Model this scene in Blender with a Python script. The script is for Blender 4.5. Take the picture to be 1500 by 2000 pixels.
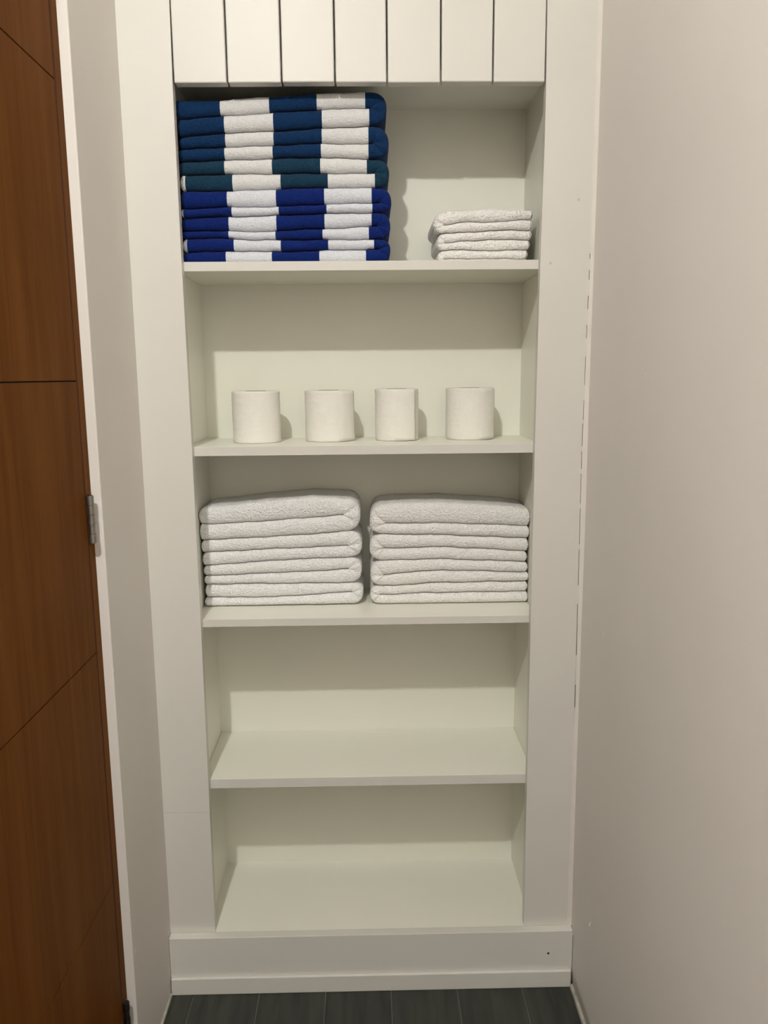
import bpy, bmesh, math, random
import numpy as np
from mathutils import Matrix, Vector, noise

for o in list(bpy.data.objects): bpy.data.objects.remove(o, do_unlink=True)
SC = bpy.context.scene
COL = SC.collection
random.seed(7)

# ------------------------------------------------------------------ camera
cam_d = bpy.data.cameras.new('camera'); cam = bpy.data.objects.new('camera', cam_d); COL.objects.link(cam)
cam_d.sensor_fit = 'VERTICAL'; cam_d.sensor_height = 24.0; cam_d.lens = 1556.58 / 2000 * 24.0
cam_d.clip_start = 0.02
_R = Vector((0.99979226, -0.01839787, -0.00877264)); _U = Vector((0.01174588, 0.16831126, 0.98566391)); _F = Vector((0.01665759, 0.98556219, -0.1684924))
_m = Matrix((( _R.x, _U.x, -_F.x, 0.0), (_R.y, _U.y, -_F.y, -1.5766), (_R.z, _U.z, -_F.z, 1.3516), (0, 0, 0, 1)))
cam.matrix_world = _m
SC.camera = cam
# ------------------------------------------------------------------ world, exposure
w = bpy.data.worlds.new('world'); SC.world = w; w.use_nodes = True
w.node_tree.nodes['Background'].inputs[0].default_value = (0.5, 0.5, 0.5, 1)
w.node_tree.nodes['Background'].inputs[1].default_value = 0.0
vs = SC.view_settings; vs.view_transform = 'Standard'; vs.look = 'None'; vs.gamma = 1.0; vs.use_curve_mapping = False
vs.exposure = 0.0
SC.cycles.use_light_tree = False; SC.cycles.max_bounces = 8
LAMP_POS = (-0.395, -1.77, 2.665)
LAMP_POWER = 88.0          # the ceiling lamp is the only light of the place
LAMP_COLOR = (1.0, 1.0, 0.965)

# ------------------------------------------------------------------ dimensions (metres)
WXL, WXR = -0.4497, 0.4325         # side walls of the recess
FZ = 0.0177                        # floor level
CEIL = 2.76
BL, BR, BD = -0.369, 0.344, 0.2524 # inner sides and back of the shelving
ST = 0.0193                        # stile thickness = shelf front
SHELVES = [(1.5705, 1.5528), (1.2143, 1.1963), (0.8567, 0.8409), (0.5006, 0.4801)]
BOT = 0.1505                       # top of bottom shelf
SLAT_Z = 1.8835
SOFFIT = 1.912
DOOR_X = -0.466

# ------------------------------------------------------------------ materials
def lin(c):
    return tuple(((v/255)/12.92 if v/255 <= 0.04045 else ((v/255+0.055)/1.055)**2.4) for v in c)
def mat(name, base, rough=0.5, var=0.03, vscale=6.0, bump=0.0, bscale=200.0, bdist=0.001, spec=0.5, sheen=0.0, stretch=None, metal=0.0):
    m = bpy.data.materials.new(name); m.use_nodes = True
    nt = m.node_tree; N = nt.nodes; L = nt.links
    b = N['Principled BSDF']; b.inputs['Roughness'].default_value = rough; b.inputs['Metallic'].default_value = metal
    b.inputs['Specular IOR Level'].default_value = spec
    if sheen: b.inputs['Sheen Weight'].default_value = sheen; b.inputs['Sheen Roughness'].default_value = 0.5
    tc = N.new('ShaderNodeTexCoord'); src = tc.outputs['Object']
    if stretch:
        mp = N.new('ShaderNodeMapping'); mp.inputs['Scale'].default_value = stretch; L.new(src, mp.inputs[0]); src = mp.outputs[0]
    n = N.new('ShaderNodeTexNoise'); n.inputs['Scale'].default_value = vscale; n.inputs['Detail'].default_value = 2
    L.new(src, n.inputs['Vector'])
    r = N.new('ShaderNodeValToRGB'); r.color_ramp.elements[0].position = 0.3; r.color_ramp.elements[1].position = 0.7
    r.color_ramp.elements[0].color = tuple(v*(1-var) for v in base) + (1,)
    r.color_ramp.elements[1].color = tuple(min(1, v*(1+var)) for v in base) + (1,)
    L.new(n.outputs['Fac'], r.inputs[0]); L.new(r.outputs[0], b.inputs['Base Color'])
    if bump:
        n2 = N.new('ShaderNodeTexNoise'); n2.inputs['Scale'].default_value = bscale; n2.inputs['Detail'].default_value = 1.5
        L.new(src if not stretch else tc.outputs['Object'], n2.inputs['Vector'])
        bp = N.new('ShaderNodeBump'); bp.inputs['Strength'].default_value = bump; bp.inputs['Distance'].default_value = bdist
        L.new(n2.outputs['Fac'], bp.inputs['Height']); L.new(bp.outputs[0], b.inputs['Normal'])
    m.diffuse_color = tuple(base) + (1,)
    return m
M = {}
M['frame'] = mat('white_frame_paint', (0.725, 0.70, 0.645), 0.42, 0.012, 5, 0.10, 60, 0.0006)
M['inner'] = mat('cream_laminate', (0.88, 0.868, 0.765), 0.40, 0.012, 5, 0.05, 90, 0.0004)
M['wall'] = mat('white_wall_paint', (0.79, 0.745, 0.695), 0.6, 0.02, 3.5, 0.18, 35, 0.0012)
M['wallr'] = M['wall']
M['ceil'] = mat('ceiling_paint', (0.80, 0.78, 0.74), 0.8, 0.01)
M['caulk'] = mat('caulk', (0.80, 0.75, 0.69), 0.5, 0.02, 20, 0.3, 80, 0.001)
M['grime'] = mat('dusty_sealant', (0.42, 0.40, 0.34), 0.8, 0.25, 40)
M['gap_shade'] = mat('dark_red_brown_gap_shade', (0.045, 0.012, 0.003), 0.9, 0.1)  # shade of the gap beside the door, put into a colour
M['dark'] = mat('dark_gap', (0.02, 0.018, 0.015), 0.9, 0.1)
M['nail'] = mat('filled_nail_hole', (0.58, 0.53, 0.46), 0.8, 0.1, 300)
M['chip'] = mat('paint_chip', (0.86, 0.83, 0.78), 0.7, 0.05, 200)
M['metal'] = mat('brushed_steel', (0.30, 0.28, 0.25), 0.45, 0.15, 120, 0.1, 300, 0.0003, metal=1.0)
M['darkmetal'] = mat('dark_steel', (0.10, 0.09, 0.08), 0.4, 0.2, 120, metal=1.0)
M['grout'] = mat('grey_grout', (0.14, 0.135, 0.12), 0.9, 0.1, 40)
M['towel'] = mat('white_terry', (0.93, 0.92, 0.91), 0.95, 0.06, 260, 1.0, 260, 0.0045, 0.1, 0.25)
M['towel_b'] = mat('white_terry_warm', (0.93, 0.905, 0.875), 0.95, 0.06, 260, 1.0, 260, 0.0045, 0.1, 0.25)
M['pool_white_cool'] = mat('cool_white_stripe_velour', (0.72, 0.735, 0.79), 0.95, 0.05, 300, 0.9, 380, 0.0025, 0.1, 0.2)
M['pool_white'] = mat('white_stripe_velour', (0.74, 0.735, 0.73), 0.95, 0.05, 300, 0.9, 380, 0.0025, 0.1, 0.2)
M['navy'] = mat('navy_velour', (0.005, 0.028, 0.090), 0.95, 0.25, 300, 0.9, 520, 0.0016, 0.1, 0.06)
M['teal'] = mat('teal_navy_velour', (0.009, 0.038, 0.074), 0.95, 0.25, 300, 0.9, 520, 0.0016, 0.1, 0.06)
M['royal'] = mat('royal_blue_velour', (0.004, 0.017, 0.132), 0.95, 0.25, 300, 0.9, 520, 0.0016, 0.1, 0.06)
M['paper'] = mat('toilet_tissue', (0.86, 0.835, 0.765), 0.9, 0.015, 60, 0.7, 200, 0.0012, 0.15)
M['card'] = mat('grey_cardboard', (0.30, 0.25, 0.19), 0.9, 0.1, 80)

def wood_mat():
    m = bpy.data.materials.new('door_veneer'); m.use_nodes = True; nt = m.node_tree; N = nt.nodes; L = nt.links
    b = N['Principled BSDF']; b.inputs['Roughness'].default_value = 0.55; b.inputs['Specular IOR Level'].default_value = 0.04
    tc = N.new('ShaderNodeTexCoord')
    mp = N.new('ShaderNodeMapping'); mp.inputs['Scale'].default_value = (1, 14, 0.9); L.new(tc.outputs['Object'], mp.inputs[0])
    n = N.new('ShaderNodeTexNoise'); n.inputs['Scale'].default_value = 2.2; n.inputs['Detail'].default_value = 4; n.inputs['Distortion'].default_value = 0.6
    L.new(mp.outputs[0], n.inputs['Vector'])
    mp2 = N.new('ShaderNodeMapping'); mp2.inputs['Scale'].default_value = (1, 160, 3.0); L.new(tc.outputs['Object'], mp2.inputs[0])
    n2 = N.new('ShaderNodeTexNoise'); n2.inputs['Scale'].default_value = 3.0; n2.inputs['Detail'].default_value = 3
    L.new(mp2.outputs[0], n2.inputs['Vector'])
    r = N.new('ShaderNodeValToRGB'); e = r.color_ramp.elements
    e[0].position = 0.25; e[0].color = (0.125, 0.039, 0.0030, 1); e[1].position = 0.78; e[1].color = (0.190, 0.070, 0.012, 1)
    L.new(n.outputs['Fac'], r.inputs[0])
    mx = N.new('ShaderNodeMix'); mx.data_type = 'RGBA'; mx.blend_type = 'MULTIPLY'; mx.inputs[0].default_value = 0.35
    r2 = N.new('ShaderNodeValToRGB'); r2.color_ramp.elements[0].position = 0.3; r2.color_ramp.elements[0].color = (0.6, 0.55, 0.5, 1); r2.color_ramp.elements[1].position = 0.65; r2.color_ramp.elements[1].color = (1, 1, 1, 1)
    L.new(n2.outputs['Fac'], r2.inputs[0]); L.new(r.outputs[0], mx.inputs[6]); L.new(r2.outputs[0], mx.inputs[7]); L.new(mx.outputs[2], b.inputs['Base Color'])
    return m
M['wood'] = wood_mat()
def plank_mat():
    m = bpy.data.materials.new('slate_wood_look_tile'); m.use_nodes = True; nt = m.node_tree; N = nt.nodes; L = nt.links
    b = N['Principled BSDF']; b.inputs['Roughness'].default_value = 0.5
    tc = N.new('ShaderNodeTexCoord'); oi = N.new('ShaderNodeObjectInfo')
    ad = N.new('ShaderNodeVectorMath'); ad.operation = 'ADD'; L.new(tc.outputs['Object'], ad.inputs[0]); L.new(oi.outputs['Random'], ad.inputs[1])
    mp = N.new('ShaderNodeMapping'); mp.inputs['Scale'].default_value = (30, 3.0, 1); L.new(ad.outputs[0], mp.inputs[0])
    n = N.new('ShaderNodeTexNoise'); n.inputs['Scale'].default_value = 1.6; n.inputs['Detail'].default_value = 6; n.inputs['Distortion'].default_value = 0.4
    L.new(mp.outputs[0], n.inputs['Vector'])
    r = N.new('ShaderNodeValToRGB'); e = r.color_ramp.elements
    e[0].position = 0.28; e[0].color = (0.014, 0.016, 0.014, 1); e[1].position = 0.75; e[1].color = (0.046, 0.048, 0.037, 1)
    L.new(n.outputs['Fac'], r.inputs[0]); L.new(r.outputs[0], b.inputs['Base Color'])
    return m
M['plank'] = plank_mat()

# ------------------------------------------------------------------ helpers
def link(name, me, m, parent=None):
    o = bpy.data.objects.new(name, me); COL.objects.link(o)
    if m is not None:
        for mm in (m if isinstance(m, (list, tuple)) else [m]): me.materials.append(mm)
    if parent is not None: o.parent = parent
    return o
def pydata(name, v, f, m, parent=None, smooth=False, loc=None, mi=None):
    me = bpy.data.meshes.new(name)
    if loc is not None: v = [(a[0]-loc[0], a[1]-loc[1], a[2]-loc[2]) for a in v]
    me.from_pydata([tuple(map(float, a)) for a in v], [], f); me.update()
    o = link(name, me, m, parent)
    if mi is not None: me.polygons.foreach_set('material_index', mi)
    if smooth: me.polygons.foreach_set('use_smooth', [True]*len(me.polygons))
    if loc is not None: o.location = loc
    return o
BF = [(0,3,2,1), (4,5,6,7), (0,1,5,4), (1,2,6,5), (2,3,7,6), (3,0,4,7)]
def boxv(x0, x1, y0, y1, z0, z1):
    return [(x0,y0,z0), (x1,y0,z0), (x1,y1,z0), (x0,y1,z0), (x0,y0,z1), (x1,y0,z1), (x1,y1,z1), (x0,y1,z1)]
def boxes(name, bs, m, parent=None, bevel=0.0, seg=2, loc=None):
    v, f = [], []
    for b in bs:
        k = len(v); v += boxv(*b); f += [tuple(i+k for i in q) for q in BF]
    o = pydata(name, v, f, m, parent, loc=loc)
    if bevel:
        bm = bmesh.new(); bm.from_mesh(o.data)
        bmesh.ops.bevel(bm, geom=bm.edges[:], offset=bevel, segments=seg, profile=0.5, affect='EDGES')
        bm.to_mesh(o.data); bm.free()
    return o
def box(name, b, m, parent=None, bevel=0.0, seg=2, loc=None): return boxes(name, [b], m, parent, bevel, seg, loc)
def empty(name, loc=(0,0,0)):
    o = bpy.data.objects.new(name, None); COL.objects.link(o); o.location = loc; o.empty_display_size = 0.05; return o
def tag(o, label, cat, group=None):
    o['label'] = label; o['category'] = cat
    if group: o['group'] = group
    return o
def struct(o): o['kind'] = 'structure'; return o
def prism_x(name, prof_l, prof_r, y0, y1, m, parent=None):
    """Upright board whose two long edges are polylines [(x, z)] with matching z."""
    n = len(prof_l); v = []
    for (xl, z), (xr, _) in zip(prof_l, prof_r): v += [(xl,y0,z), (xr,y0,z), (xr,y1,z), (xl,y1,z)]
    f = [(3,2,1,0), tuple(4*(n-1)+i for i in range(4))]
    for i in range(n-1):
        a, b = 4*i, 4*i+4
        for k in range(4): f.append((a+k, a+(k+1)%4, b+(k+1)%4, b+k))
    return pydata(name, v, f, m, parent)
def cyl(name, c0, c1, r, m, parent=None, n=24, smooth=True):
    c0, c1 = Vector(c0), Vector(c1); d = (c1-c0); q = d.to_track_quat('Z', 'Y')
    v, f = [], []
    for c in (c0, c1):
        for i in range(n):
            a = 2*math.pi*i/n; v.append(c + q @ Vector((r*math.cos(a), r*math.sin(a), 0)))
    for i in range(n): f.append((i, (i+1)%n, n+(i+1)%n, n+i))
    v += v[:2*n]
    f += [tuple(range(3*n-1,2*n-1,-1)), tuple(range(3*n, 4*n))]
    o = pydata(name, v, f, m, parent)
    if smooth:
        for p in o.data.polygons: p.use_smooth = len(p.vertices) == 4
    return o

# ------------------------------------------------------------------ room shell
fl = struct(box('floor', (-1.6, WXR+0.12, -3.5, 0.3, FZ-0.06, FZ-0.0022), M['grout']))
JX = [-0.5462, -0.4005, -0.2565, -0.1112, 0.0325, 0.1780, 0.3215, 0.4670]
def plank(x0, x1, y0, y1):
    g = 0.0011; cx, cy = (x0+x1)/2, (y0+y1)/2
    box('plank', (x0+g, x1-g, y0+g, y1-g, FZ-0.010, FZ), M['plank'], fl, 0.0008, 1, loc=(cx, cy, FZ))
ends = [0.0, -0.03, -0.006, -0.004, -0.03, -0.002, 0.0]
for i in range(len(JX)-1):
    y = -0.018 + random.choice([0.0, -0.002])
    first = [0.62, 0.34, 0.85, 0.5, 0.72, 0.3, 0.6][i]
    ln = first
    while y > -3.4:
        y1 = max(y-ln, -3.4); plank(JX[i], min(JX[i+1], WXR), y1, y); y = y1; ln = 0.9
x = JX[0]
while x > -1.5:
    x1 = max(x-0.1455, -1.5); y = -1.16; ln = random.uniform(0.3, 0.9)
    while y > -3.4:
        y1 = max(y-ln, -3.4); plank(x1, x, y1, y); y = y1; ln = 0.9
    x = x1
struct(box('ceiling', (-1.6, WXR+0.12, -3.5, 0.4, CEIL, CEIL+0.08), M['ceil']))

def wall_patch(name, o, u, v, nu, nv, m, amp=0.0009):
    """A plastered wall face with slight unevenness: corner o, edge vectors u and v."""
    o, u, v = Vector(o), Vector(u), Vector(v); nrm = u.cross(v).normalized(); V, Fc = [], []
    for j in range(nv+1):
        for i in range(nu+1):
            p = o + u*(i/nu) + v*(j/nv); e = min(i, nu-i, j, nv-j)
            V.append(p + nrm*(amp*noise.noise(p*3.1) if e > 0 else 0))
    for j in range(nv):
        for i in range(nu):
            a = j*(nu+1)+i; Fc.append((a, a+1, a+nu+2, a+nu+1))
    return V, Fc
wr_ = struct(box('wall_right', (WXR+0.003, WXR+0.12, -3.5, 0.3, FZ-0.05, CEIL+0.02), M['wallr']))
V, Fc = wall_patch('p', (WXR, 0.3, FZ-0.01), (0, -3.75, 0), (0, 0, CEIL-FZ+0.02), 80, 50, None)
pl = pydata('plaster', V, Fc, M['wallr'], wr_, smooth=True)
sd = pl.modifiers.new('thickness', 'SOLIDIFY'); sd.thickness = 0.004; sd.offset = -1
wl_ = struct(boxes('wall_left', [(-0.60, WXL, -0.252, 0.3, FZ-0.05, CEIL+0.02), (-0.60, DOOR_X+0.016, -1.16, -0.252, 2.135, CEIL+0.02),
                                 (-0.60, DOOR_X+0.016, -1.16, -1.082, FZ-0.05, 2.135)], M['wall'], bevel=0.0022, seg=2))
struct(boxes('wall_left', [(-1.6, -0.60, -1.16, -1.08, FZ-0.05, CEIL+0.02), (-1.6, -1.5, -3.5, -1.16, FZ-0.05, CEIL+0.02)], M['wall']))
struct(box('wall_rear', (-1.6, WXR+0.12, -3.5, -3.4, FZ-0.05, CEIL+0.02), M['wall']))
# paint chips along the worn outer corner of the left wall
def chip(x, y, z, s, parent, m=None, ax=0):
    bm = bmesh.new(); bmesh.ops.create_icosphere(bm, subdivisions=1, radius=s)
    for v in bm.verts:
        v.co *= 0.7 + 0.5*random.random()
        v.co[ax] *= 0.35; v.co.z *= 1.5
    me = bpy.data.meshes.new('paint_chip'); bm.to_mesh(me); bm.free()
    o = link('paint_chip', me, m or M['chip'], parent); o.location = (x, y, z); return o
for z, s, dy in [(1.193, .0022, 0), (1.176, .0016, .001), (0.850, .0026, 0), (0.838, .0018, 0), (0.80, .0016, 0), (1.46, .0015, 0), (1.335, .0016, 0), (0.375, .0022, .008), (0.295, .0030, .012), (0.262, .0018, .013)]:
    chip(WXL, -0.251+dy, z, s, wl_)
for y, z, s in [(-0.155, 0.873, .0026), (-0.137, 0.252, .0040), (-0.142, 0.262, .0028), (-0.02, 0.143, .0026), (-0.32, 1.35, .002)]:
    chip(WXR-0.0004, y, z, s, wr_)
bb = struct(box('baseboard_right', (WXR-0.006, WXR+0.002, -3.3, -0.026, FZ-0.004, FZ+0.010), M['grime'], bevel=0.003))
bb = struct(box('baseboard_left', (WXL-0.002, WXL+0.004, -0.252, -0.026, FZ-0.004, FZ+0.007), M['grime'], bevel=0.002))

# ------------------------------------------------------------------ door in the left wall
door = struct(empty('door_1', (DOOR_X, -0.66, FZ)))
def child(o, p):
    o.parent = p; o.matrix_parent_inverse = Matrix.Translation(p.location).inverted(); return o
child(boxes('door_frame', [(-0.56, DOOR_X, -0.2752, -0.252, FZ, 2.135), (-0.56, DOOR_X, -1.082, -1.0588, FZ, 2.135), (-0.56, DOOR_X, -1.0588, -0.2752, 2.112, 2.135)], M['wood'], bevel=0.0004, seg=1), door)
child(box('door_core', (-0.504, DOOR_X-0.006, -1.054, -0.281, FZ+0.006, 2.107), M['dark']), door)
child(box('door_gap_shade', (-0.500, DOOR_X-0.0006, -0.2792, -0.2750, FZ+0.006, 2.110), M['gap_shade']), door)  # added dark strip: its colour stands in for shade in the door gap
GZ = [FZ+0.006, 0.4660, 0.8935, 1.3475, 1.7950, 2.107]
for i in range(5):
    child(box('door_panel', (-0.508, DOOR_X-0.0012, -1.0555, -0.2790, GZ[i]+0.0010*(i > 0), GZ[i+1]-0.0010*(i < 4)), M['wood'], bevel=0.0004, seg=1), door)
def hinge(z0, z1, m):
    h = empty('hinge', (DOOR_X+0.0045, -0.2745, z0)); child(h, door)
    hx, hy = DOOR_X+0.0048, -0.2735
    def hc(o): o.parent = h; o.matrix_parent_inverse = (Matrix.Translation(door.location) @ h.matrix_parent_inverse @ Matrix.Translation(h.location)).inverted(); return o
    n = 5; L = (z1-z0)
    for k in range(n):
        a = z0 + L*k/n; hc(cyl('knuckle', (hx, hy, a+0.0003), (hx, hy, a+L/n-0.0003), 0.0060 if k % 2 == 0 else 0.0051, m))
    hc(cyl('pin', (hx, hy, z0-0.0012), (hx, hy, z1+0.0014), 0.0036, M['darkmetal']))
    hc(boxes('leaf', [(DOOR_X-0.0006, DOOR_X+0.0016, -0.2745, -0.262, z0, z1), (DOOR_X-0.0012, DOOR_X+0.0008, -0.288, -0.2745, z0, z1)][:1], M['darkmetal']))
hinge(1.0825, 1.162, M['metal'])
hinge(0.138, 0.2185, M['darkmetal'])

# ------------------------------------------------------------------ built-in shelving
wb = struct(boxes('wall_back', [(WXL-0.1, WXR+0.1, 0.034, 0.30, SOFFIT+0.02, CEIL+0.02), (WXL-0.1, WXR+0.1, 0.285, 0.33, FZ-0.05, SOFFIT+0.03)], M['wall']))
sh = tag(empty('built_in_shelving', (0, 0.1, FZ)), 'white built-in shelving with four open shelves filling the end wall', 'shelving')
def shc(o): return child(o, sh)
ZL = [BOT, 0.3582, 0.5249, 0.8645, 1.2024, 1.489, 1.5603, 1.7766, 1.8744, 2.0212, CEIL]
def bow(tab, z): return float(np.interp(z, [t[0] for t in tab], [t[1] for t in tab]))
TL = [(0.1574,-.3522), (0.372,-.3516), (0.5374,-.3512), (0.858,-.3506), (1.2095,-.3510), (1.4938,-.3526), (1.5646,-.3532), (1.7792,-.3534), (1.8762,-.3536), (2.0219,-.3520)]
TR = [(0.1608,.3276), (0.3582,.3270), (0.5249,.3276), (0.8645,.3274), (1.2024,.3275), (1.489,.3293), (1.5603,.3300), (1.7766,.3328), (1.8744,.3330), (2.0212,.3318)]
zl = [BOT, 0.30, 0.4360]
shc(prism_x('stile', [(WXL, z) for z in zl], [(bow(TL, z), z) for z in zl], 0.0003, ST, M['frame']))
zl = [0.4366, 0.54, 0.70, 0.858, 1.0, 1.21, 1.4, 1.4938, 1.5646, 1.7792, 1.8762, 2.0219, CEIL]
shc(prism_x('stile', [(WXL, z) for z in zl], [(bow(TL, z), z) for z in zl], 0.0, ST, M['frame']))
CR = [(0.15, WXR-.0085), (0.70, WXR-.0070), (0.81, WXR-.0080), (1.18, WXR-.0105), (1.357, WXR-.0095), (1.574, WXR-.0070), (2.8, WXR-.0060)]
shc(prism_x('stile', [(bow(TR, z), z) for z in ZL], [(bow(CR, z)-0.0012, z) for z in ZL], 0.0, ST, M['frame']))
zz = [BOT + (CEIL-BOT)*i/40 for i in range(41)]
tr = struct(prism_x('trim_1', [(bow(CR, z), z) for z in zz], [(WXR+0.001, z) for z in zz], -0.0012, ST, M['caulk']))
# the joint between stile and scribe strip is filled except where it has cracked open
cracks = [(0.66, 0.71), (0.775, 0.885), (0.925, 1.00), (1.01, 1.085), (1.095, 1.155), (1.165, 1.20), (1.21, 1.255), (1.262, 1.30), (1.33, 1.385), (1.42, 1.445), (1.475, 1.50), (1.53, 1.548), (1.568, 1.578)]
z = BOT
for a, b in cracks + [(CEIL, CEIL)]:
    if a > z:
        n = max(2, int((a-z)/0.1)+1); q = [z+(a-z)*i/(n-1) for i in range(n)]
        f_ = prism_x('filler', [(bow(CR, t)-0.0015, t) for t in q], [(bow(CR, t)+0.0003, t) for t in q], -0.0001, ST, M['caulk']); f_.parent = tr
    z = b
EX = [-0.3518, -0.2536, -0.1541, -0.0563, 0.0395, 0.1383, 0.2345, 0.3316]
for i in range(7):
    g = 0.0015
    o = box('slat', (EX[i]+g, EX[i+1]-g, 0.0, 0.024, SLAT_Z+random.uniform(-.0006, .0006), CEIL), M['frame'], None, 0.0022, 3); o.parent = wb
o = box('soffit_board', (BL-0.006, BR+0.006, 0.0245, BD+0.003, SOFFIT, SOFFIT+0.018), M['inner']); shc(o)
shc(box('side_panel', (BL-0.016, BL, ST, BD+0.01, BOT-0.018, SOFFIT+0.018), M['inner']))
shc(box('side_panel', (BR, BR+0.016, ST, BD+0.01, BOT-0.018, SOFFIT+0.018), M['inner']))
shc(box('back_panel', (BL-0.016, BR+0.016, BD, BD+0.012, BOT-0.018, SOFFIT+0.018), M['inner']))
for zt, zb in SHELVES:
    s = shc(box('shelf', (BL+0.0004, BR-0.0004, ST+0.0006, BD-0.0004, zb, zt), M['inner'], bevel=0.0006, seg=1))
    e = box('edge_band', (BL+0.0006, BR-0.0006, ST-0.0002, ST+0.0008, zb+0.0002, zt-0.0002), M['frame']); e.parent = s
shc(box('bottom_shelf', (WXL+0.0005, WXR-0.0005, 0.0008, BD, BOT-0.018, BOT-0.0002), M['inner']))
shc(box('plinth', (WXL+0.0005, WXR-0.0005, -0.0190, 0.0004, FZ, BOT), M['frame'], bevel=0.0012))
struct(box('baseboard_back', (WXL+0.002, WXR-0.0035, -0.0265, -0.0190, FZ, 0.0572), M['frame'], bevel=0.0016))
for x_, y_, z_ in [(0.3995, 0.0, 1.6763), (0.3492, 0.0, 1.5611), (0.3791, -0.0190, 0.0966)]:
    o = cyl('nail_hole', (x_, y_+0.001, z_), (x_, y_-0.0005, z_), 0.0024, M['nail'] if z_ > 1 else M['dark'], n=10); shc(o)

# ------------------------------------------------------------------ ceiling lamp (above and behind the camera)
lamp = tag(empty('ceiling_lamp', (LAMP_POS[0], LAMP_POS[1], CEIL)), 'small bare bulb in a round holder on the ceiling', 'lamp')
child(cyl('holder', (LAMP_POS[0], LAMP_POS[1], LAMP_POS[2]+0.018), (LAMP_POS[0], LAMP_POS[1], CEIL), 0.03, M['frame']), lamp)
eb = bpy.data.materials.new('lit_bulb'); eb.use_nodes = True; nt = eb.node_tree
em = nt.nodes.new('ShaderNodeEmission'); em.inputs[0].default_value = LAMP_COLOR + (1,)
BR_ = 0.034
em.inputs[1].default_value = LAMP_POWER / (math.pi * 4*math.pi*BR_*BR_*0.69)
nt.links.new(em.outputs[0], nt.nodes['Material Output'].inputs['Surface'])
bm = bmesh.new(); bmesh.ops.create_icosphere(bm, subdivisions=2, radius=BR_)
for v in bm.verts:
    v.co.z *= 0.5
me = bpy.data.meshes.new('bulb'); bm.to_mesh(me); bm.free()
for p_ in me.polygons: p_.use_smooth = True
bo = link('bulb', me, eb); bo.location = LAMP_POS; child(bo, lamp)

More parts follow.
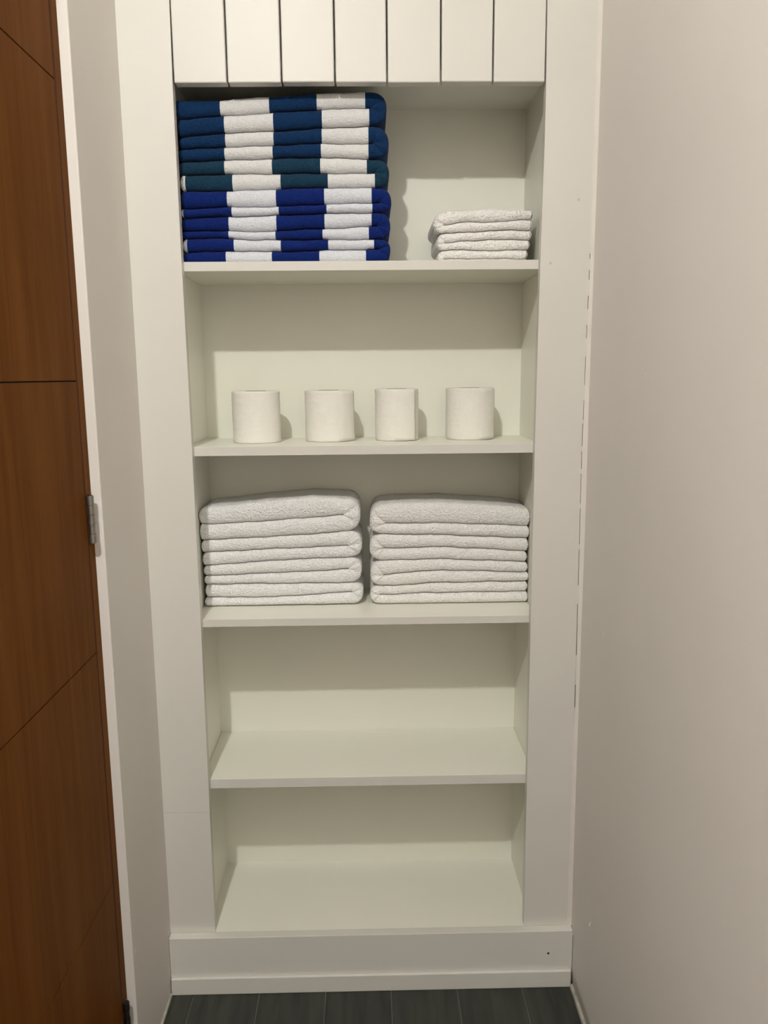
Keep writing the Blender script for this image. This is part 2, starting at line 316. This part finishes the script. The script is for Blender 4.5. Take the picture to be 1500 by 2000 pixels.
# ------------------------------------------------------------------ folded towels
def folded_towel(name, mats, top, mid, bot, xo_t, xo_b, xf, yf, yb, cuts_t=None, cuts_b=None, seed=0, rough=1.0, crown=0.0, puff=0.0):
    """A towel folded double with its fold at xf: cross-section swept along the fold path. Curves are [(x, z)] in mm."""
    s = 1 if xf > xo_t else -1
    def cv(c):
        q = sorted((s*a/1000, b/1000) for a, b in c); xs = [a for a, _ in q]; zs = [b for _, b in q]
        return lambda X: float(np.interp(X, xs, zs))
    ft, fm, fb = cv(top), cv(mid), cv(bot)
    Xt, Xb, Xf = s*xo_t/1000, s*xo_b/1000, s*xf/1000
    tt = (ft(Xf-.03)-fb(Xf-.03))/2
    Xc = Xf - max(tt*1.05, 0.012)
    rnd = random.Random(seed*100); r2 = random.Random(seed*100+100)          # the underside matches the top of the next towel down
    up, dn = [rnd.uniform(0, 6.28) for _ in range(3)], [r2.uniform(0, 6.28) for _ in range(3)]
    ph = [rnd.uniform(0, 6.28) for _ in range(2)] + up + dn + [rnd.uniform(0, 6.28)]
    def wob(X, k, a=0.0005): return a*(math.sin(X*55+ph[k]) + 0.7*math.sin(X*131+ph[k+1]) + 0.4*math.sin(X*290+ph[k+2]))
    gap = 0.0006; flat = 0.0 if max(b for _, b in bot)-min(b for _, b in bot) < 1.2 else 1.0
    path = []                                # (inner, outer, mark X, layer, theta)
    def xsamples(a, b, cuts, n):
        q = set(a+(b-a)*i/n for i in range(n+1))
        if cuts: q |= set(s*c/1000 for c in cuts if min(a, b) < s*c/1000 < max(a, b))
        return sorted(q, reverse=a > b)
    for X in xsamples(Xt, Xc, cuts_t, 70):
        path.append(((X, fm(X)+wob(X, 0)+gap), (X, ft(X)+wob(X, 2)-gap), X, 0, None))
    zc = fm(Xc); zt, zb_ = ft(Xc), fb(Xc)
    for i in range(1, 40):
        th = math.pi/2 - math.pi*i/40; c, sn = math.cos(th), math.sin(th)
        ex = Xc + (Xf-Xc)*abs(c)**0.78
        dz = (zt-zc-gap) if sn > 0 else (zc-zb_-gap)
        path.append(((Xc+0.0005*c, zc+gap*sn+wob(Xc, 0)), (ex, zc+math.copysign(abs(sn)**0.85, sn)*dz), None, 2, th))
    for X in xsamples(Xc, Xb, cuts_b, 70):
        path.append(((X, fm(X)+wob(X, 0)-gap), (X, fb(X)+wob(X, 5)*flat+gap), X, 1, None))
    A = 9; V = []; NB = 6
    def ring(inn, out, scale=1.0, dX=0.0, th=None, X=0.0, lay=0):
        mx, mz = (inn[0]+out[0])/2, (inn[1]+out[1])/2; hx, hz = (out[0]-inn[0])/2*scale, (out[1]-inn[1])/2*scale
        t = 2*math.hypot(hx, hz); b = min(0.55*t, 0.010)
        r = []
        for k in range(A):
            a = -math.pi/2 + math.pi*k/(A-1); sa, ca = math.sin(a), math.cos(a)
            y = yf + b*(1-ca) + (1-scale)*0.006
            y += rough*0.0012*noise.noise(Vector((mx*22, mz*60, seed*3.7+lay)))
            if th is not None: y += rough*0.0015*math.sin(6*th+ph[0])*math.cos(th)*math.sin(math.pi*k/(A-1)) + 0.0035*max(0, math.cos(th))*(k/(A-1))
            r.append((s*(mx+hx*sa+dX), y, mz+hz*sa))
        yb_ = yb - (1-scale)*0.004
        for k in range(1, NB+1):
            u = k/NB; r.append((s*(mx+hx+dX), yf+b+(yb_-yf-b)*u, mz+hz + (puff*noise.noise(Vector((mx*14, u*3, seed))) if lay == 0 and k < NB else 0) + (crown*(u**0.8)*min(1, max(0, (mx-Xt)/0.006))*min(1, max(0, (Xf-mx)/0.06)) if lay == 0 and scale == 1.0 else 0)))
        r.append((s*(mx-hx+dX), yb_, mz-hz))
        return r
    rings = []; lay = []
    cuts = {0: sorted([s*c/1000 for c in (cuts_t or [])]), 1: sorted([s*c/1000 for c in (cuts_b or [])])}
    p0 = path[0]; e = 0.004 if rough else 0.002
    for sc_, dx in ((0.25, 0.0), (0.62, 0.0009), (0.86, 0.0026)):
        rings.append(ring(p0[0], p0[1], sc_, dx-0.0005, lay=0)); lay.append((0, p0[2]))
    for q in path:
        dx = 0.004 if (q[2] is not None and ((q[3] == 0 and q is path[0]) or (q[3] == 1 and q is path[-1]))) else 0
        rings.append(ring(q[0], q[1], 1.0, dx, q[4], lay=q[3])); lay.append((q[3], q[2]))
    pn = path[-1]
    for sc_, dx in ((0.86, 0.0026), (0.62, 0.0009), (0.25, 0.0)):
        rings.append(ring(pn[0], pn[1], sc_, dx-0.0005, lay=1)); lay.append((1, pn[2]))
    n = len(rings[0]); Fc, mi = [], []
    for r in rings: V += r
    for i in range(len(rings)-1):
        la, xa = lay[i]; lb, xb = lay[i+1]; mat_i = 0
        if cuts_t:
            L_ = la if xa is not None else lb
            if xa is None or xb is None or L_ == 2: mat_i = 0
            else:
                xm = (xa+xb)/2; cc = cuts[L_]
                k = sum(1 for c in cc if xm < c)      # bands counted from the fold, which is coloured
                mat_i = k % 2
        for k in range(n):
            a, b = i*n+k, i*n+(k+1)%n
            q = (a, b, b+n, a+n) if s < 0 else (a, a+n, b+n, b)
            Fc.append(q); mi.append(mat_i)
    Fc.append(tuple(range(n)) if s > 0 else tuple(range(n-1, -1, -1))); mi.append(mi[0])
    m0 = (len(rings)-1)*n
    Fc.append(tuple(m0+k for k in (range(n-1, -1, -1) if s > 0 else range(n)))); mi.append(mi[-2])
    cx = (xo_t+xf)/2000
    o = pydata(name, V, Fc, mats, None, smooth=True, loc=(cx, (yf+yb)/2, min(v[2] for v in V)), mi=mi)
    return o
BLUE=[
[(-360.0, 1868.4), (-273.6, 1869.0), (-182.3, 1874.2), (-91.0, 1879.9), (12.6, 1882.1)],
[(-357.2, 1834.3), (-268.7, 1840.3), (-177.1, 1845.7), (-84.0, 1851.1), (6.2, 1853.7)],
[(-357.3, 1802.8), (-268.4, 1811.1), (-176.7, 1813.6), (-84.7, 1819.0), (4.3, 1822.2)],
[(-356.9, 1781.1), (-271.0, 1785.7), (-179.0, 1788.3), (-86.8, 1791.7), (-13.1, 1790.5)],
[(-358.0, 1759.4), (-272.0, 1762.5), (-179.7, 1765.1), (-87.4, 1767.0), (3.5, 1763.2)],
[(-357.8, 1734.7), (-274.6, 1737.2), (-182.2, 1737.4), (-89.6, 1737.9), (0.1, 1737.5)],
[(-357.7, 1705.4), (-258.9, 1706.4), (-167.6, 1709.5), (-74.6, 1711.4), (15.3, 1710.4)],
[(-356.3, 1672.9), (-271.0, 1676.3), (-176.4, 1676.4), (-83.1, 1680.4), (8.8, 1682.9)],
[(-355.6, 1656.6), (-264.0, 1659.1), (-171.3, 1661.0), (-78.7, 1664.1), (10.2, 1665.1)],
[(-358.4, 1631.3), (-269.7, 1632.9), (-221.5, 1629.7), (-177.8, 1632.4), (-84.0, 1635.8), (8.3, 1639.7)],
[(-359.1, 1617.9), (-270.3, 1618.9), (-222.1, 1614.7), (-178.3, 1615.3), (-84.5, 1614.8), (9.6, 1615.1)],
[(-358.9, 1592.3), (-260.3, 1594.8), (-169.6, 1592.7), (-77.0, 1595.2), (-3.2, 1596.2)],
]
BST=[
[-360.5, -275.6, -182.9, -93.0, -1.4, 39.2],
[-356.9, -269.2, -176.2, -83.9, 5.9, 39.0],
[-355.9, -268.9, -177.1, -85.1, 4.0, 43.0],
[-358.8, -271.5, -179.5, -87.2, 3.7, 42.8],
[-359.1, -273.1, -181.8, -89.3, 0.3, 43.3],
[-358.8, -349.0, -258.8, -166.2, -75.3, 15.5, 43.1],
[-358.3, -270.2, -175.8, -82.8, 8.9, 47.2],
[-359.2, -354.6, -262.2, -171.2, -78.7, 10.1, 47.0],
[-359.1, -269.1, -176.7, -83.2, 8.4, 45.0],
[-359.6, -270.2, -179.1, -87.5, 2.7, 44.8],
[-359.7, -351.2, -260.5, -169.2, -76.8, 12.6, 44.7],
[-360.3, -277.1, -187.2, -94.6, -3.4, 41.4],
]
WLT=[
[(-366.7, 1071.6), (-353.4, 1077.6), (-282.3, 1084.0), (-203.4, 1092.3), (-124.5, 1097.5), (-72.0, 1096.1), (-32.7, 1090.4)],
[(-366.9, 1041.4), (-310.3, 1041.5), (-231.2, 1045.9), (-125.6, 1052.7), (-49.0, 1057.9)],
[(-367.2, 1005.9), (-311.7, 1007.9), (-232.4, 1010.9), (-126.5, 1016.4), (-46.9, 1022.1)],
[(-363.3, 978.2), (-312.9, 980.3), (-206.8, 984.9), (-127.2, 986.6), (-55.4, 989.7)],
[(-363.3, 948.2), (-287.5, 953.8), (-181.0, 960.0), (-101.2, 962.3), (-39.9, 963.7)],
[(-363.0, 926.9), (-288.5, 928.6), (-208.5, 931.7), (-128.5, 933.3), (-48.3, 938.6)],
[(-363.9, 907.7), (-289.3, 908.0), (-182.5, 907.4), (-48.8, 906.7)],
[(-362.6, 878.6), (-317.3, 876.6), (-210.2, 876.5), (-129.7, 880.9), (-57.2, 885.5)],
[(-368.9, 857.4), (-291.3, 857.4), (-184.0, 858.1), (-49.6, 858.1)],
]
WLX=[-372.7, -370.6, -365.6, -364.3, -362.7, -362.2, -361.4, -364.0]
WLF=[-22.2, -19.6, -20.6, -18.0]
WRT=[
[(-1.3, 1070.0), (13.3, 1079.2), (79.3, 1083.7), (158.5, 1082.8), (238.0, 1077.9), (317.6, 1070.2), (341.6, 1065.9)],
[(39.4, 1037.3), (132.2, 1037.5), (238.5, 1033.5), (331.8, 1029.1)],
[(12.6, 1014.6), (52.4, 1013.3), (158.8, 1010.9), (238.8, 1006.4), (340.4, 1001.9)],
[(25.6, 981.9), (78.9, 983.4), (158.9, 984.3), (239.1, 979.2), (339.7, 972.4)],
[(12.0, 954.8), (78.8, 956.7), (159.0, 957.0), (239.4, 953.2), (338.8, 949.1)],
[(25.1, 923.0), (78.7, 929.2), (159.1, 932.3), (239.7, 929.8), (339.3, 925.7)],
[(11.4, 899.2), (51.7, 899.2), (132.4, 905.0), (240.0, 905.5), (339.8, 906.4)],
[(24.7, 878.8), (105.4, 881.3), (240.3, 881.4), (341.6, 881.9)],
[(11.0, 857.3), (132.4, 857.2), (346.2, 857.6)],
]
WRX=[347.1, 342.5, 340.7, 338.5, 339.9, 343.9, 340.7, 344.4]
WRF=[-2.5, -3.3, -2.5, -3.0]
SMT=[
[(130.2, 1660.0), (147.3, 1667.9), (162.9, 1673.7), (209.5, 1674.4), (240.6, 1677.2), (326.4, 1673.8)],
[(156.8, 1645.0), (184.8, 1650.8), (241.0, 1650.5), (303.4, 1654.0), (325.3, 1654.5)],
[(138.1, 1627.8), (147.5, 1629.5), (209.9, 1632.7), (272.5, 1635.4), (325.7, 1635.1)],
[(156.9, 1610.6), (185.1, 1614.9), (241.4, 1617.6), (326.1, 1617.1)],
[(144.4, 1595.7), (163.2, 1598.6), (241.7, 1596.6), (323.4, 1597.6)],
[(160.2, 1580.5), (194.7, 1580.9), (320.7, 1579.5)],
]
SMX=[328.4, 326.5, 326.5, 323.4, 319.6, 319.6]
SMF=[130.3, 137.5, 138.7]

G = 'folded blue and white striped pool towels'
YF = 0.044
blab = ['navy and white striped towel folded double, topmost of the striped stack', 'navy and white striped towel, second from the top of the striped stack',
        'teal-navy and white striped towel folded third from the top of the striped stack', 'royal blue and white striped towel just below the teal-navy striped one',
        'royal blue and white striped towel, second from the bottom of the striped stack', 'royal blue and white striped towel lying on the shelf under the striped stack']
bcol = ['navy', 'navy', 'teal', 'royal', 'royal', 'royal']
for i in range(6):
    r0, r1 = BST[2*i], BST[2*i+1]
    bot = BLUE[2*i+2] if 2*i+2 < 12 else [(-364, 1570.7), (60, 1570.7)]
    o = folded_towel('pool_towel', [M[bcol[i]], M['pool_white' if i < 3 else 'pool_white_cool']], BLUE[2*i], BLUE[2*i+1], bot, max(r0[0], -366.5), max(r1[0], -366.5), r0[-1], YF + [-.006, -.001, .001, -.001, .0015, 0][i], 0.246,
                     r0[1:-1], r1[1:-1], seed=i+1, crown=0.024 if i == 0 else 0, puff=0.0014 if i == 0 else 0)  # crown lifts the unseen towel back, shaped to darken the gap above
    tag(o, blab[i], 'towel', G)
wlab = ['topmost plump', 'second from top', 'third from top', 'bottom']
for i in range(4):
    o = folded_towel('bath_towel', [M['towel']], WLT[2*i], WLT[2*i+1], WLT[2*i+2], max(WLX[2*i], -367.5), max(WLX[2*i+1], -367.5), WLF[i], 0.106+[0, .002, .001, .003][i], 0.248, seed=20+i, rough=1.3, puff=0.0014 if i == 0 else 0)
    tag(o, ['plump white bath towel on top of the left stack under the paper rolls', 'white bath towel second from the top in the left stack of four',
            'white bath towel third from the top in the left stack of four', 'white bath towel at the bottom of the left stack, on the shelf'][i], 'towel', 'white bath towels in the left stack')
for i in range(4):
    o = folded_towel('bath_towel', [M['towel_b']], WRT[2*i], WRT[2*i+1], WRT[2*i+2], min(WRX[2*i], 342.8), min(WRX[2*i+1], 342.8), WRF[i], 0.106+[.001, .002, 0, .003][i], 0.248, seed=30+i, rough=1.3, puff=0.0014 if i == 0 else 0)
    tag(o, ['plump white bath towel on top of the right stack, folded edge to the left', 'white bath towel second from the top in the right stack of four',
            'white bath towel third from the top in the right stack of four', 'white bath towel at the bottom of the right stack, on the shelf'][i], 'towel', 'white bath towels in the right stack')
for i in range(3):
    bot = SMT[2*i+2] if i < 2 else [(120, 1570.7), (340, 1570.7)]
    o = folded_towel('hand_towel', [M['towel_b']], SMT[2*i], SMT[2*i+1], bot, SMX[2*i], SMX[2*i+1], SMF[i], 0.070+[0, .002, .003][i], 0.215, seed=40+i, puff=0.0014 if i == 0 else 0)
    tag(o, ['small white hand towel on top of the short stack beside the striped towels', 'small white hand towel in the middle of the short stack of three',
            'small white hand towel at the bottom of the short stack of three'][i], 'towel', 'small white hand towels on the top shelf')

# ------------------------------------------------------------------ toilet rolls
def toilet_roll(x, yfront, r, h, flap, label, seed, lean=0.0):
    z0 = SHELVES[1][0] + 0.0003; y = yfront + r
    root = tag(empty('toilet_roll', (x, y, z0)), label, 'toilet roll', 'toilet rolls on the second shelf')
    n, rc = 72, 0.0215; rows = [(0.0, -0.0016), (0.0012, -0.0003)] + [(0.004+(h-0.008)*q/40, 0.0) for q in range(41)] + [(h-0.0012, -0.0004), (h, -0.0016)]
    def rad(a, z):
        sp = 0.0010*((a-flap) % (2*math.pi))/(2*math.pi)
        return r + sp - 0.0005 + 0.0006*noise.noise(Vector((math.cos(a)*1.3+seed, math.sin(a)*1.3, z*18))) + 0.00035*noise.noise(Vector((math.cos(a)*4+seed, math.sin(a)*4, z*70))) + 0.0005*noise.noise(Vector((math.cos(a)*1.6+seed*5, math.sin(a)*1.6, z*170)))
    V, Fc = [], []
    for z, d in rows:
        for i in range(n):
            a = 2*math.pi*i/n; q = rad(a, z)+d; V.append((q*math.cos(a), q*math.sin(a), z))
    for z, q in ((h-0.0006, rc+0.006), (h-0.0016, rc), (0.0016, rc), (0.0004, rc+0.006)):
        for i in range(n):
            a = 2*math.pi*i/n; V.append((q*math.cos(a), q*math.sin(a), z))
    nr = len(rows)+4
    for j in range(nr):
        for i in range(n):
            a, b = j*n+i, j*n+(i+1) % n; c, d = ((j+1) % nr)*n+(i+1) % n, ((j+1) % nr)*n+i
            Fc.append((a, b, c, d))
    pydata('paper', V, Fc, M['paper'], root, smooth=True)
    V, Fc = [], []
    for q, za, zb in ((rc+0.0003, -0.0002, h-0.0004), (rc-0.0009, h-0.0004, -0.0002)):
        for z in (za, zb):
            for i in range(36):
                a = 2*math.pi*i/36; V.append((q*math.cos(a), q*math.sin(a), z+0.0004))
    for j in range(4):
        for i in range(36):
            a, b = j*36+i, j*36+(i+1) % 36; c, d = ((j+1) % 4)*36+(i+1) % 36, ((j+1) % 4)*36+i
            Fc.append((a, b, c, d))
    pydata('core', V, Fc, M['card'], root, smooth=True)
    V, Fc = [], []                         # the loose end of the outer sheet, peeling off
    m, k = 14, 14
    for j in range(k+1):
        z = 0.001 + (h-0.002)*j/k
        for i in range(m+1):
            u = i/m; a = flap - 1.15 + 1.15*u
            lift = -0.0012 + 0.0016*min(1, u/0.3) + 0.0115*max(0, u-0.45)**1.5*(0.7+0.5*noise.noise(Vector((z*25, seed, u*2)))) + lean*max(0, u-0.6)*(0.10-z)
            q = rad(a, z) + lift; V.append((q*math.cos(a), q*math.sin(a), z))
    for j in range(k):
        for i in range(m):
            a = j*(m+1)+i; Fc.append((a, a+1, a+m+2, a+m+1))
    o = pydata('loose_sheet', V, Fc, M['paper'], root, smooth=True)
    sd = o.modifiers.new('thickness', 'SOLIDIFY'); sd.thickness = 0.0003; sd.offset = 1
    root.rotation_euler = (0, 0, 0)
    return root
toilet_roll(-0.2410, 0.0853, 0.0506, 0.1078, 1.9, 'white toilet roll standing nearest the left end of the second shelf', 1)
toilet_roll(-0.0880, 0.1050, 0.0506, 0.1076, -0.12, 'wrinkled white toilet roll, second from the left on the second shelf', 2, 0.03)
toilet_roll(0.0590, 0.1130, 0.0470, 0.1095, -0.72, 'narrow white toilet roll with its end sheet hanging loose, third from left', 3, 0.02)
toilet_roll(0.2170, 0.1190, 0.0510, 0.1098, -0.25, 'white toilet roll standing nearest the right end of the second shelf', 4)
